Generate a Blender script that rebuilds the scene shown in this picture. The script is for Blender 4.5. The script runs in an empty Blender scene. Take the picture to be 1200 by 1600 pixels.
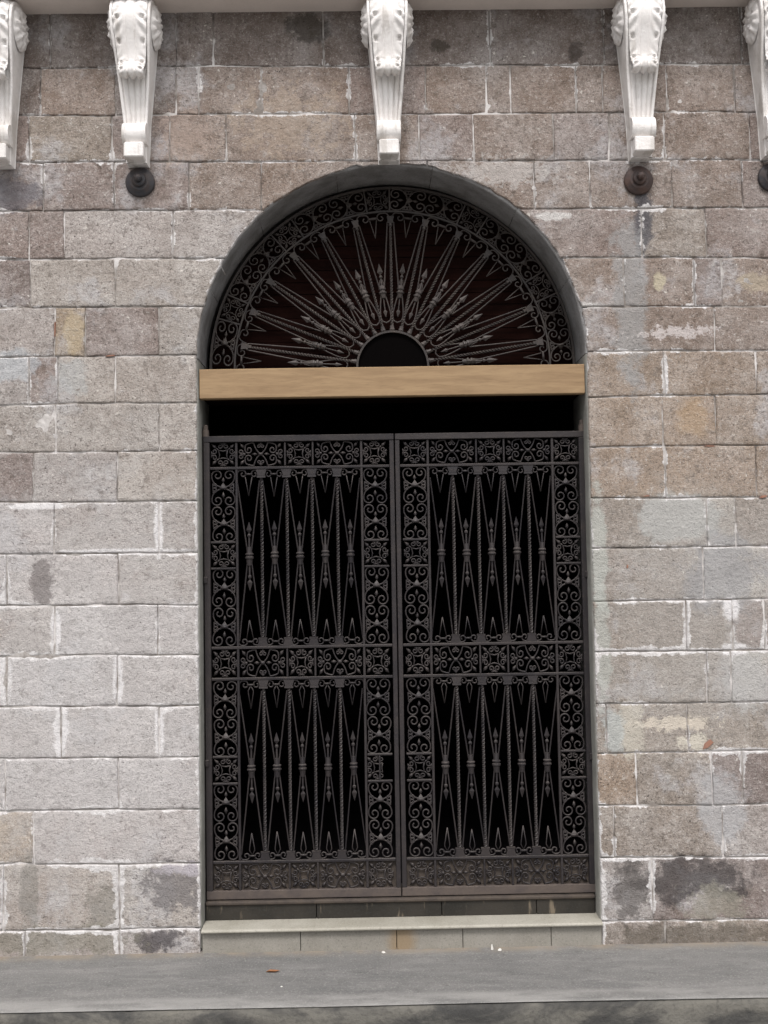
import bpy, math, random
import numpy as np
from mathutils import Matrix, Vector, noise
random.seed(7)
SC = bpy.context.scene
COL = SC.collection
R = math.radians
# ------------------------------------------------------------------ camera, sky, sun, exposure
W, H, FPX, DIST = 1200.0, 1600.0, 1700.0, 5.2
CAM = Vector((-0.1066, -DIST, 1.7905))
PITCH, YAW, ROLL = R(2.914), R(0.654), R(-0.922)
fwd = Vector((math.sin(YAW)*math.cos(PITCH), math.cos(YAW)*math.cos(PITCH), math.sin(PITCH)))
rgt = Vector((math.cos(YAW), -math.sin(YAW), 0.0))
upv = rgt.cross(fwd)
rgt, upv = rgt*math.cos(ROLL) + upv*math.sin(ROLL), upv*math.cos(ROLL) - rgt*math.sin(ROLL)
cd = bpy.data.cameras.new('camera'); cam = bpy.data.objects.new('camera', cd); COL.objects.link(cam)
cam.matrix_world = Matrix(((rgt.x, upv.x, -fwd.x, CAM.x), (rgt.y, upv.y, -fwd.y, CAM.y),
                           (rgt.z, upv.z, -fwd.z, CAM.z), (0, 0, 0, 1)))
cd.sensor_fit = 'VERTICAL'; cd.sensor_height = 36.0; cd.sensor_width = 27.0
cd.lens = 36.0*FPX/H; cd.clip_end = 2000.0
SC.camera = cam
SC.cycles.max_bounces = 5; SC.cycles.diffuse_bounces = 3; SC.cycles.glossy_bounces = 2
SC.cycles.caustics_reflective = False; SC.cycles.caustics_refractive = False

SUN_EL, SUN_AZ = R(55), R(-14)          # high, almost square on to the wall, veiled by cloud
wd = bpy.data.worlds.new('World'); SC.world = wd; wd.use_nodes = True
nt = wd.node_tree; nt.nodes.clear()
sky = nt.nodes.new('ShaderNodeTexSky'); sky.sky_type = 'NISHITA'; sky.sun_disc = False
sky.sun_elevation = SUN_EL; sky.sun_rotation = math.pi + SUN_AZ
sky.air_density = 1.0; sky.dust_density = 4.0; sky.ozone_density = 1.0
hs = nt.nodes.new('ShaderNodeHueSaturation'); hs.inputs['Saturation'].default_value = 0.18
bg = nt.nodes.new('ShaderNodeBackground'); bg.inputs['Strength'].default_value = 0.15
wo = nt.nodes.new('ShaderNodeOutputWorld')
nt.links.new(sky.outputs[0], hs.inputs['Color']); nt.links.new(hs.outputs[0], bg.inputs[0]); nt.links.new(bg.outputs[0], wo.inputs[0])
sl = bpy.data.lights.new('sun', 'SUN'); sun = bpy.data.objects.new('sun', sl); COL.objects.link(sun)
sl.energy = 1.6; sl.angle = R(14); sl.color = (1.0, 0.955, 0.935)
sd = Vector((math.sin(SUN_AZ)*math.cos(SUN_EL), -math.cos(SUN_AZ)*math.cos(SUN_EL), math.sin(SUN_EL)))
sun.rotation_euler = sd.to_track_quat('Z', 'Y').to_euler(); sun.location = (0, -8, 9)
vs = SC.view_settings
vs.view_transform = 'Standard'; vs.look = 'None'; vs.gamma = 1.0; vs.exposure = 0.30; vs.use_curve_mapping = False

def at(px, py, Y=0.0):
    """measurement on the photograph -> point of the vertical plane at depth Y"""
    d = rgt*((px-W/2)/FPX) - upv*((py-H/2)/FPX) + fwd
    t = (Y - CAM.y)/d.y
    return CAM + d*t

# ------------------------------------------------------------------ helpers
def lin(c):
    return tuple(((v/255.0)/12.92 if v/255.0 <= .04045 else ((v/255.0+.055)/1.055)**2.4) for v in c)

class MB:
    def __init__(s): s.v = []; s.f = []
    def add(s, v, f):
        o = len(s.v); s.v += [tuple(p) for p in v]; s.f += [tuple(i+o for i in q) for q in f]; return s
    def box(s, x0, x1, y0, y1, z0, z1, b=0.0):
        if b <= 0:
            v = [(x, y, z) for z in (z0, z1) for y in (y0, y1) for x in (x0, x1)]
            return s.add(v, [(0,2,3,1),(4,5,7,6),(0,1,5,4),(2,6,7,3),(0,4,6,2),(1,3,7,5)])
        # chamfered box: three rings in z
        v = []
        for z, i in ((z0, b), (z0+b, 0), (z1-b, 0), (z1, b)):
            a, c, d, e = x0+i, x1-i, y0+i, y1-i; k = b
            v += [(a+k, d, z), (c-k, d, z), (c, d+k, z), (c, e-k, z), (c-k, e, z), (a+k, e, z), (a, e-k, z), (a, d+k, z)]
        f = [tuple(range(7, -1, -1)), tuple(range(24, 32))]
        for r in range(3):
            for i in range(8):
                j = (i+1) % 8; f.append((r*8+i, r*8+j, r*8+8+j, r*8+8+i))
        return s.add(v, f)
    def tube(s, pts, r, n=6, flat=1.0, cap=True):
        pts = [Vector(p) for p in pts]; m = len(pts)
        rr = r if isinstance(r, (list, tuple)) else [r]*m
        v = []; yv = Vector((0, 1, 0))
        for i, p in enumerate(pts):
            t = pts[min(i+1, m-1)] - pts[max(i-1, 0)]
            t = t.normalized() if t.length > 1e-9 else Vector((0, 0, 1))
            a = yv - t*yv.dot(t)
            a = a.normalized() if a.length > 1e-4 else Vector((1, 0, 0))
            b = t.cross(a)
            for k in range(n):
                an = 2*math.pi*(k+.5)/n
                v.append(p + a*(math.cos(an)*rr[i]*flat) + b*(math.sin(an)*rr[i]))
        f = []
        for i in range(m-1):
            for k in range(n):
                j = (k+1) % n; f.append((i*n+k, i*n+j, i*n+n+j, i*n+n+k))
        if cap: f += [tuple(range(n-1, -1, -1)), tuple(range((m-1)*n, m*n))]
        return s.add(v, f)
    def lathe(s, prof, c, axis='Z', n=16):
        """prof: (radius, height); turned about the axis through c"""
        v = []
        for r, h in prof:
            for k in range(n):
                a = 2*math.pi*k/n; x, y = r*math.cos(a), r*math.sin(a)
                v.append({'Z': (c[0]+x, c[1]+y, c[2]+h), 'Y': (c[0]+x, c[1]+h, c[2]+y), 'X': (c[0]+h, c[1]+x, c[2]+y)}[axis])
        f = []
        for i in range(len(prof)-1):
            for k in range(n):
                j = (k+1) % n; f.append((i*n+k, i*n+j, i*n+n+j, i*n+n+k))
        f += [tuple(range(n-1, -1, -1)), tuple(range((len(prof)-1)*n, len(prof)*n))]
        return s.add(v, f)
    def loz(s, c, w, h, d=.006, h2=None):
        x, y, z = c; h2 = h if h2 is None else h2
        return s.add([(x, y, z+h), (x+w, y, z), (x, y, z-h2), (x-w, y, z), (x, y-d, z), (x, y+d, z)],
                     [(0,4,1),(1,4,2),(2,4,3),(3,4,0),(0,1,5),(1,2,5),(2,3,5),(3,0,5)])
    def grid(s, P):
        """P: rows of points"""
        n, m = len(P), len(P[0])
        return s.add([p for r in P for p in r], [(i*m+j, i*m+j+1, (i+1)*m+j+1, (i+1)*m+j) for i in range(n-1) for j in range(m-1)])
    def xf(s, M):
        s.v = [tuple(M @ Vector(p)) for p in s.v]; return s
    def mesh(s, name, mat, smooth=False):
        me = bpy.data.meshes.new(name); me.from_pydata(s.v, [], s.f); me.materials.append(mat)
        if smooth: me.polygons.foreach_set('use_smooth', [True]*len(me.polygons))
        me.update(); return me

def fixn(me):
    import bmesh
    b = bmesh.new(); b.from_mesh(me); bmesh.ops.recalc_face_normals(b, faces=b.faces); b.to_mesh(me); b.free(); return me

def put(name, me, parent=None, loc=None, rot=None, scale=None, **props):
    o = bpy.data.objects.new(name, me); COL.objects.link(o)
    if parent is not None: o.parent = parent
    if loc is not None: o.location = loc
    if rot is not None: o.rotation_euler = rot
    if scale is not None: o.scale = scale
    for k, v in props.items(): o[k] = v
    return o
def thing(name, label, cat, loc=(0, 0, 0), group=None):
    o = put(name, None, loc=loc, label=label, category=cat)
    o.empty_display_size = .1
    if group: o['group'] = group
    return o
def catmull(P, n=6):
    P = [Vector(p) for p in P]; Q = [P[0]*2-P[1]] + P + [P[-1]*2-P[-2]]; out = []
    for i in range(1, len(Q)-2):
        a, b, c, d = Q[i-1:i+3]
        for k in range(n):
            t = k/n
            out.append(.5*((2*b)+(c-a)*t+(2*a-5*b+4*c-d)*t*t+(3*b-a-3*c+d)*t**3))
    out.append(P[-1]); return out
def spiral(cx, cz, r0, r1, a0, a1, n=18, y=0.0):
    return [Vector((cx+(r0+(r1-r0)*k/n)*math.cos(R(a0+(a1-a0)*k/n)), y, cz+(r0+(r1-r0)*k/n)*math.sin(R(a0+(a1-a0)*k/n)))) for k in range(n+1)]
def mirx(P): return [Vector((-p[0], p[1], p[2])) for p in P]
def mirz(P): return [Vector((p[0], p[1], -p[2])) for p in P]
def v3(P): return [Vector((p[0], 0, p[1])) for p in P]
def nz(x, y, z, s=1.0): return noise.noise(Vector((x*s, y*s, z*s)))

# ------------------------------------------------------------------ materials
class NT:
    def __init__(s, name):
        s.m = bpy.data.materials.new(name); s.m.use_nodes = True; s.t = s.m.node_tree; s.t.nodes.clear()
        s.out = s.t.nodes.new('ShaderNodeOutputMaterial'); s.b = s.t.nodes.new('ShaderNodeBsdfPrincipled')
        s.t.links.new(s.b.outputs[0], s.out.inputs[0])
        g = s.t.nodes.new('ShaderNodeNewGeometry'); s.pos = g.outputs['Position']; s.nrm = g.outputs['Normal']
    def set(s, sock, v):
        if hasattr(v, 'is_output'): s.t.links.new(v, sock)
        elif isinstance(v, tuple) and len(v) == 3 and sock.type == 'RGBA': sock.default_value = v+(1,)
        else: sock.default_value = v
    def vec(s, scale, v=None):
        n = s.t.nodes.new('ShaderNodeMapping'); s.set(n.inputs['Vector'], s.pos if v is None else v); n.inputs['Scale'].default_value = scale
        return n.outputs[0]
    def noise(s, scale, detail=4, rough=.55, v=None, dist=0.0, col=False):
        n = s.t.nodes.new('ShaderNodeTexNoise'); s.set(n.inputs['Vector'], s.pos if v is None else v)
        n.inputs['Scale'].default_value = scale; n.inputs['Detail'].default_value = detail
        n.inputs['Roughness'].default_value = rough; n.inputs['Distortion'].default_value = dist
        return n.outputs['Color' if col else 'Fac']
    def vor(s, scale, v=None, rnd=1.0):
        n = s.t.nodes.new('ShaderNodeTexVoronoi'); s.set(n.inputs['Vector'], s.pos if v is None else v)
        n.inputs['Scale'].default_value = scale; n.inputs['Randomness'].default_value = rnd; return n.outputs['Distance']
    def rng(s, x, a, b, c=0.0, d=1.0):
        n = s.t.nodes.new('ShaderNodeMapRange'); n.interpolation_type = 'SMOOTHSTEP'
        s.set(n.inputs[0], x); n.inputs[1].default_value = a; n.inputs[2].default_value = b; n.inputs[3].default_value = c; n.inputs[4].default_value = d
        return n.outputs[0]
    def math(s, op, a, b=0.0):
        n = s.t.nodes.new('ShaderNodeMath'); n.operation = op; s.set(n.inputs[0], a); s.set(n.inputs[1], b); return n.outputs[0]
    def mix(s, f, a, b, mode='MIX'):
        n = s.t.nodes.new('ShaderNodeMix'); n.data_type = 'RGBA'; n.blend_type = mode; n.clamp_factor = True
        s.set(n.inputs[0], f); s.set(n.inputs[6], a); s.set(n.inputs[7], b); return n.outputs[2]
    def gray(s, f):
        n = s.t.nodes.new('ShaderNodeCombineColor')
        for i in range(3): s.set(n.inputs[i], f)
        return n.outputs[0]
    def objcol(s):
        n = s.t.nodes.new('ShaderNodeObjectInfo'); return n.outputs['Color'], n.outputs['Random']
    def sep(s):
        n = s.t.nodes.new('ShaderNodeSeparateXYZ'); s.set(n.inputs[0], s.pos); return n.outputs
    def bump(s, h, strength=.5, dist=.01, prev=None):
        n = s.t.nodes.new('ShaderNodeBump'); s.set(n.inputs['Height'], h); n.inputs['Strength'].default_value = strength
        n.inputs['Distance'].default_value = dist
        if prev is not None: s.set(n.inputs['Normal'], prev)
        return n.outputs[0]
    def fin(s, col, rough=.9, nrm=None, metal=0.0, spec=.3):
        s.set(s.b.inputs['Base Color'], col); s.set(s.b.inputs['Roughness'], rough); s.b.inputs['Metallic'].default_value = metal
        s.b.inputs['Specular IOR Level'].default_value = spec
        if nrm is not None: s.set(s.b.inputs['Normal'], nrm)
        return s.m
    def patch(s, base, px, py, rx, ry, color, strength=.8, seedscale=6.0, soft=.55, amp=1.6):
        """a stain or a smear of plaster with its own place, size and ragged outline on the wall"""
        c = at(px, py); k = .00306
        sx, _, sz = s._xyz if hasattr(s, '_xyz') else s.__dict__.setdefault('_xyz', s.sep())
        a = s.math('DIVIDE', s.math('SUBTRACT', sx, c.x), rx*k); b = s.math('DIVIDE', s.math('SUBTRACT', sz, c.z), ry*k)
        d = s.math('SQRT', s.math('ADD', s.math('MULTIPLY', a, a), s.math('MULTIPLY', b, b)))
        if seedscale not in s.__dict__.setdefault('_n', {}): s._n[seedscale] = s.noise(seedscale, 5, .74)
        d = s.math('ADD', d, s.math('MULTIPLY', s.math('SUBTRACT', s._n[seedscale], .5), amp*1.9))
        return s.mix(s.rng(d, 1.0+soft*.5, 1.0-soft*.5, 0, strength), base, color)

def mat_stone():
    n = NT('weathered_stone'); oc, rnd = n.objcol()
    n1 = n.noise(6, 5, .68); n2 = n.noise(34, 5, .7); n3 = n.noise(140, 3, .7); n4 = n.noise(2.3, 5, .68)
    n._xyz = n.sep(); sx, _, sz = n._xyz
    big = n.noise(1.5, 5, .65); c = n.mix(n.rng(big, .36, .62, .10, .42), oc, n.mix(n.rng(n.noise(2.9, 5, .65), .38, .62), (.225, .178, .155), (.43, .405, .39)))
    c = n.mix(n.rng(n1, .32, .66), n.mix(.30, c, (.12, .098, .088)), n.mix(.14, c, (.58, .555, .55)))
    c = n.mix(n.rng(n2, .52, .72, 0, .42), c, (.52, .49, .46)); c = n.mix(n.rng(n2, .46, .28, 0, .42), c, (.10, .085, .075))
    c = n.mix(n.rng(n3, .53, .70, 0, .55), c, (.085, .075, .07)); c = n.mix(n.rng(n3, .46, .28, 0, .45), c, (.60, .58, .56))
    # lime bloom and thin cement wash, in ragged islands
    c = n.mix(n.math('MULTIPLY', n.rng(n4, .53, .62, 0, .55), n.rng(n2, .3, .6, .4, 1)), c, (.45, .44, .45))
    sp = n.noise(52, 3, .6); c = n.mix(n.math('MULTIPLY', n.rng(sp, .62, .68), n.rng(n1, .47, .60, 0, .85)), c, (.66, .62, .57))
    # rough broken skin: dirt in the hollows of the worn face, paler bruises
    n5 = n.noise(19, 5, .74); c = n.mix(n.rng(n5, .52, .66, 0, .48), c, (.105, .085, .07)); c = n.mix(n.rng(n5, .44, .30, 0, .38), c, (.58, .545, .51))
    n6 = n.noise(62, 4, .72); c = n.mix(n.rng(n6, .55, .66, 0, .55), c, (.07, .058, .05)); c = n.mix(n.rng(n6, .42, .31, 0, .38), c, (.64, .61, .58))
    # open pores of the volcanic stone
    vs_ = n.vec((1, 1, 1.25)); pit = n.rng(n.math('ADD', n.vor(52, vs_), n.math('MULTIPLY', n2, .5)), .40, .31)
    pm = n.math('MULTIPLY', pit, n.rng(n.noise(5, 3, .5), .42, .60)); c = n.mix(n.math('MULTIPLY', pm, .8), c, (.05, .043, .04))
    # streaks, smears, soot
    P = n.patch
    c = P(c, 140, 1080, 200, 290, (.60, .58, .57), .36, 6.0, .9, 2.0); c = P(c, 1085, 960, 130, 190, (.45, .435, .415), .35, 6.0, .9, 1.6)
    c = P(c, 866, 338, 26, 7, (.62, .60, .58), .75, 22.0, .5, 1.4); c = P(c, 905, 478, 40, 5, (.62, .60, .58), .75, 22.0, .5, 1.4); c = P(c, 790, 268, 75, 20, (.50, .47, .45), .55, 22.0, .5, 3.0)
    c = P(c, 1005, 345, 16, 60, lin((70, 72, 80)), .75, 9.0)
    c = P(c, 985, 470, 26, 130, lin((150, 149, 148)), .7, 9.0)
    c = P(c, 20, 305, 45, 30, lin((98, 96, 102)), .65, 9.0)
    c = P(c, 480, 42, 34, 22, lin((62, 58, 52)), .7, 9.0)
    c = P(c, 685, 72, 14, 12, lin((66, 60, 52)), .75, 14.0); c = P(c, 900, 80, 13, 15, lin((70, 64, 60)), .7, 14.0)
    c = P(c, 450, 190, 75, 50, lin((168, 152, 136)), .45, 14.0, amp=3.0)
    c = P(c, 290, 215, 40, 35, lin((172, 156, 146)), .5, 22.0, amp=3.5)
    c = P(c, 1060, 808, 62, 38, lin((172, 171, 168)), .85, 6.0, .3, .8)
    c = P(c, 1130, 900, 60, 55, lin((150, 150, 152)), .6, 6.0); c = P(c, 935, 860, 14, 90, lin((176, 178, 172)), .7, 9.0)
    c = P(c, 940, 1010, 13, 90, lin((172, 174, 168)), .65, 9.0)
    c = P(c, 1170, 1060, 38, 40, lin((176, 174, 172)), .7, 6.0); c = P(c, 1128, 1265, 32, 55, lin((172, 171, 172)), .7, 6.0)
    c = P(c, 1060, 1130, 56, 10, lin((206, 196, 182)), .8, 22.0, .5, 2.6); c = P(c, 1085, 1160, 22, 12, lin((206, 200, 186)), .7, 22.0, .5, 2.2); c = P(c, 985, 1140, 22, 40, lin((190, 184, 172)), .7, 14.0)
    c = P(c, 960, 1140, 16, 34, lin((176, 180, 178)), .7, 9.0)
    c = P(c, 1085, 1375, 85, 30, lin((74, 70, 70)), .8, 6.0, .6, 2.0); c = P(c, 985, 1392, 28, 38, lin((92, 88, 86)), .7, 9.0, .6, 2.2)
    c = P(c, 1120, 1410, 45, 30, lin((146, 142, 130)), .6, 9.0, .5, 2.0); c = P(c, 1080, 1462, 120, 17, lin((96, 90, 82)), .65, 9.0)
    c = P(c, 275, 1385, 42, 38, lin((112, 108, 108)), .75, 14.0, .6, 2.6); c = P(c, 300, 1357, 48, 10, lin((186, 180, 186)), .7, 14.0)
    c = P(c, 250, 1470, 42, 16, lin((84, 80, 82)), .85, 9.0, .6, 2.0); c = P(c, 165, 1415, 26, 40, lin((122, 120, 112)), .5, 9.0)
    c = P(c, 45, 1400, 14, 60, lin((120, 118, 112)), .5, 9.0); c = P(c, 90, 1470, 120, 20, lin((128, 124, 112)), .6, 9.0)
    c = P(c, 65, 910, 22, 34, lin((118, 112, 110)), .75, 9.0, .3); c = P(c, 15, 570, 42, 24, lin((176, 180, 184)), .6, 9.0)
    c = P(c, 110, 590, 28, 26, lin((172, 174, 174)), .5, 9.0); c = P(c, 1085, 650, 26, 26, lin((184, 156, 122)), .34, 6.0, .9)
    c = P(c, 115, 520, 16, 34, lin((176, 160, 134)), .6, 14.0, .3, .8); c = P(c, 1030, 440, 10, 13, lin((182, 172, 150)), .8, 14.0)
    c = P(c, 1180, 440, 26, 15, lin((172, 160, 142)), .7, 14.0); c = P(c, 1060, 520, 50, 8, lin((206, 198, 196)), .7, 22.0, .5, 3.2)
    for a_ in ((95, 1142, 11, 42), (249, 1142, 7, 40), (184, 1062, 8, 40), (8, 1062, 10, 40), (248, 826, 7, 42), (87, 985, 8, 34), (1040, 585, 4, 30), (1142, 950, 13, 18), (1148, 1015, 20, 10), (190, 862, 110, 5), (60, 791, 50, 5)):
        c = P(c, a_[0], a_[1], a_[2], a_[3], (.70, .68, .68), .85, 22.0, .5, 1.0)
    # lime mortar dragged over the arrises along the joints
    ea = n.t.nodes.new('ShaderNodeAttribute'); ea.attribute_name = 'edge'
    more = n.math('MULTIPLY', n.rng(sz, 2.7, 1.6, .0005, .0070), n.rng(sx, .2, -.8, .7, 1.0))
    w_ = n.math('ADD', n.math('MULTIPLY', n.math('SUBTRACT', n.noise(1.9, 3, .55), .52), .075), n.math('MULTIPLY', n.math('SUBTRACT', n.noise(17, 5, .7), .5), .050))
    w_ = n.math('ADD', w_, more); w_ = n.math('MULTIPLY', w_, n.rng(n.noise(4.3, 4, .6), .3, .62, .45, 1.6))
    sm = n.rng(n.math('SUBTRACT', ea.outputs['Fac'], w_), .0028, -.0020, 0, .88)
    c = n.mix(sm, c, n.mix(n.rng(n2, .35, .65), (.50, .475, .465), (.70, .68, .675)))
    h = n.math('ADD', n.math('MULTIPLY', n1, .5), n.math('ADD', n.math('MULTIPLY', n2, .35), n.math('MULTIPLY', n3, .22)))
    b = n.bump(n.math('SUBTRACT', n.math('SUBTRACT', h, n.math('MULTIPLY', n5, .6)), n.math('MULTIPLY', pit, .35)), .95, .019)
    return n.fin(c, .95, b, 0, .12)
def mat_mortar():
    n = NT('lime_mortar'); n1 = n.noise(9, 5, .65); n2 = n.noise(60, 4, .65); n3 = n.noise(3.1, 4, .6)
    c = n.mix(n.rng(n1, .38, .62), (.22, .195, .175), (.40, .375, .355)); c = n.mix(n.rng(n2, .45, .75, 0, .5), c, (.17, .15, .135))
    c = n.mix(n.rng(n3, .47, .58, 0, .8), c, (.66, .63, .615))
    return n.fin(c, .95, n.bump(n.math('ADD', n1, n.math('MULTIPLY', n2, .5)), .8, .01), 0, .1)
def mat_plain(name, col, rough=.9, var=.3, scale=8.0, dark=(.1, .1, .1), b=.3, bd=.004, spec=.25, metal=0.0, fine=90.0):
    n = NT(name); n1 = n.noise(scale, 5, .6); n2 = n.noise(fine, 3, .6)
    c = n.mix(n.rng(n1, .35, .7, 0, var), col, dark); c = n.mix(n.rng(n2, .5, .75, 0, var*.7), c, dark)
    return n.fin(c, rough, n.bump(n.math('ADD', n1, n.math('MULTIPLY', n2, .6)), b, bd), metal, spec)
def mat_iron(name='wrought_iron', k=.72, warm=1.0):
    n = NT(name); n1 = n.noise(11, 5, .65); n2 = n.noise(70, 4, .6); _, _, z = n.sep()
    c = n.mix(n.rng(n1, .4, .68), (.023*k, .0195*k, .0225*k/warm), (.038*k, .031*k, .031*k/warm)); c = n.mix(n.rng(n2, .55, .75, 0, .55), c, (.085*k, .066*k, .055*k))
    c = n.mix(n.rng(n.objcol()[1], 0, 1, 0, .35), c, (.075*k, .062*k, .058*k))
    # street dust settles on faces turned upward
    g = n.t.nodes.new('ShaderNodeSeparateXYZ'); n.set(g.inputs[0], n.nrm)
    c = n.mix(n.math('MULTIPLY', n.rng(g.outputs[2], .2, .95, 0, .55), n.rng(n1, .3, .6)), c, (.12, .104, .094))
    return n.fin(c, n.rng(n2, .3, .7, .48, .68), n.bump(n2, .35, .003), 0.0, .35)
def mat_wood(name, a, b_, axis=(.6, 6, 14), rough=.6):
    n = NT(name); v = n.vec(axis); n1 = n.noise(3, 6, .6, v, .6); n2 = n.noise(14, 4, .6, v); n3 = n.noise(2.2, 4, .55)
    c = n.mix(n.rng(n1, .3, .72), a, b_); c = n.mix(n.rng(n2, .5, .75, 0, .35), c, tuple(x*.6 for x in b_))
    c = n.mix(n.rng(n3, .5, .72, 0, .3), c, tuple(x*.72 for x in a))
    return n.fin(c, rough, n.bump(n2, .2, .002), 0, .3 if rough < .9 else .05)
def mat_pave():
    n = NT('sidewalk_concrete'); n1 = n.noise(3.1, 8, .72, n.vec((.7, 1.5, 1)), .4); n2 = n.noise(24, 6, .72); n3 = n.noise(120, 4, .72)
    st = n.noise(6, 7, .72, n.vec((.4, 2.2, 1)), .5)
    c = n.mix(n.rng(n1, .32, .68), (.155, .153, .150), (.205, .200, .193)); c = n.mix(n.rng(st, .45, .7, 0, .45), c, (.31, .302, .288))
    c = n.mix(n.rng(n2, .53, .70, 0, .5), c, (.105, .10, .094)); c = n.mix(n.rng(n3, .52, .68, 0, .55), c, (.40, .39, .37))
    sx, sy, sz = n.sep()
    c = n.mix(n.math('MULTIPLY', n.rng(sy, -.49, -.55), n.rng(n.noise(4, 5, .6, n.vec((.6, 2, 1))), .34, .6, .1, .75)), c, (.35, .34, .325))   # the trowelled kerb edge is a paler cement
    c = n.mix(n.math('MULTIPLY', n.rng(sy, -.10, -.0), n.rng(n.noise(6, 4, .6), .35, .6, .1, .8)), c, (.30, .25, .19))         # silt along the wall
    return n.fin(c, .85, n.bump(n.math('ADD', n2, n.math('MULTIPLY', n3, .5)), .8, .010), 0, .2)
def mat_kerb():
    n = NT('kerb_concrete'); n1 = n.noise(5, 6, .65, n.vec((.6, 1, 1.4)), .5); n2 = n.noise(40, 4, .65)
    c = n.mix(n.rng(n1, .38, .62), (.055, .054, .052), (.15, .142, .125)); c = n.mix(n.rng(n1, .62, .75, 0, .6), c, (.26, .24, .19))
    c = n.mix(n.rng(n2, .5, .75, 0, .5), c, (.05, .047, .045))
    return n.fin(c, .9, n.bump(n.math('ADD', n1, n2), .7, .012), 0, .2)
def mat_granite(name, a, b_, stain):
    n = NT(name); n1 = n.noise(4, 5, .65); n2 = n.noise(130, 3, .7); n3 = n.noise(260, 2, .6)
    c = n.mix(n.rng(n1, .3, .7), a, b_); c = n.mix(n.rng(n2, .52, .68, 0, .6), c, tuple(x*.45 for x in a)); c = n.mix(n.rng(n3, .55, .7, 0, .5), c, tuple(min(1, x*1.5) for x in b_))
    sx, sy, sz = n.sep()
    if stain:    # rust run below the meeting stiles
        m = n.math('ABSOLUTE', n.math('SUBTRACT', sx, .005)); m = n.math('ADD', m, n.math('MULTIPLY', n.math('SUBTRACT', n1, .5), .12))
        c = n.mix(n.rng(m, .085, .02, 0, .6), c, (.25, .16, .07))
    return n.fin(c, .6, n.bump(n2, .2, .002), 0, .35)
def mat_riser():
    n = NT('stained_granite'); n1 = n.noise(5, 5, .65); n2 = n.noise(90, 3, .7); st = n.noise(9, 4, .6, n.vec((3.2, 1, .5)))
    c = n.mix(n.rng(n1, .3, .7), (.016, .0145, .0115), (.034, .029, .023)); c = n.mix(n.rng(n2, .5, .7, 0, .6), c, (.04, .04, .038))
    c = n.mix(n.rng(st, .58, .7, 0, .55), c, (.26, .21, .15)); return n.fin(c, .6, n.bump(n2, .25, .003), 0, .35)
def mat_white():
    n = NT('white_limewash'); n1 = n.noise(9, 5, .6); n2 = n.noise(70, 3, .6); n3 = n.noise(6, 4, .6, n.vec((3.5, 1, .7)))
    c = n.mix(n.rng(n1, .4, .7, 0, .6), (.84, .81, .79), (.66, .625, .595)); c = n.mix(n.rng(n3, .53, .66, 0, .5), c, (.44, .40, .36))
    c = n.mix(n.rng(n2, .6, .8, 0, .35), c, (.45, .42, .38)); return n.fin(c, .75, n.bump(n.math('ADD', n1, n2), .5, .005), 0, .08)

M_STONE = mat_stone(); M_MORTAR = mat_mortar(); M_IRON = mat_iron(); M_FAN = mat_iron('fanlight_iron', 1.45, 1.2); M_WHITE = mat_white()
M_LINING = mat_plain('grey_plaster', (.30, .295, .295), .95, .75, 6.0, (.13, .122, .115), .6, .008, .1)
M_SOFFIT = mat_plain('cornice_plaster', (.78, .70, .65), .85, .35, 4.0, (.55, .49, .45), .2, .004)
M_BEAM = mat_wood('pale_timber', (.345, .235, .130), (.25, .162, .088), (1.0, 8, 9))
M_BOARD = mat_wood('dark_red_boards', (.0125, .0042, .0032), (.006, .0025, .002), (.7, 6, 12), .95)
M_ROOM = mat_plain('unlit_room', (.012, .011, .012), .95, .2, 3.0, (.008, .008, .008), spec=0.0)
M_BLACK = mat_plain('hub_shade_black', (.0035, .003, .003), .95, .2, 3.0, (.002, .002, .002), spec=0.0)  # near-black colour painted for the dark inside the hub opening
M_JAMB = mat_plain('jamb_plaster', (.30, .295, .27), .95, .6, 6.0, (.17, .165, .15), .6, .008, .1)
M_PAVE = mat_pave(); M_KERB = mat_kerb()
M_TREAD = mat_granite('polished_tread', (.29, .272, .225), (.38, .36, .31), False)
M_RTILE = mat_granite('speckled_tile', (.225, .211, .183), (.285, .268, .236), True)
M_RISER = mat_riser()
M_PLATE = mat_plain('dusty_sheet_iron', (.080, .064, .052), .8, .7, 14.0, (.04, .034, .032), .5, .006, fine=60)
M_DUSTY = mat_plain('dusty_rail_iron', (.105, .084, .072), .7, .65, 12.0, (.06, .05, .05), .4, .004)
M_ANCHOR = mat_plain('blackened_iron', (.035, .036, .042), .6, .6, 14.0, (.075, .05, .04), .4, .005, .4)
M_RUST = mat_plain('rusty_iron', (.05, .036, .034), .65, .6, 14.0, (.10, .055, .04), .4, .005, .4)
M_ROAD = mat_plain('road_concrete', (.24, .235, .225), .9, .4, 3.0, (.15, .145, .14), .6, .01)
M_BRICK = mat_plain('red_brick_shard', (.30, .165, .12), .9, .3, 30.0, (.3, .13, .08))
M_LEAF = mat_plain('dry_leaf', (.30, .14, .07), .8, .4, 60.0, (.16, .08, .04))
M_CHIP = mat_plain('plaster_chip', (.7, .68, .64), .9, .2, 60.0, (.5, .48, .45))

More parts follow.
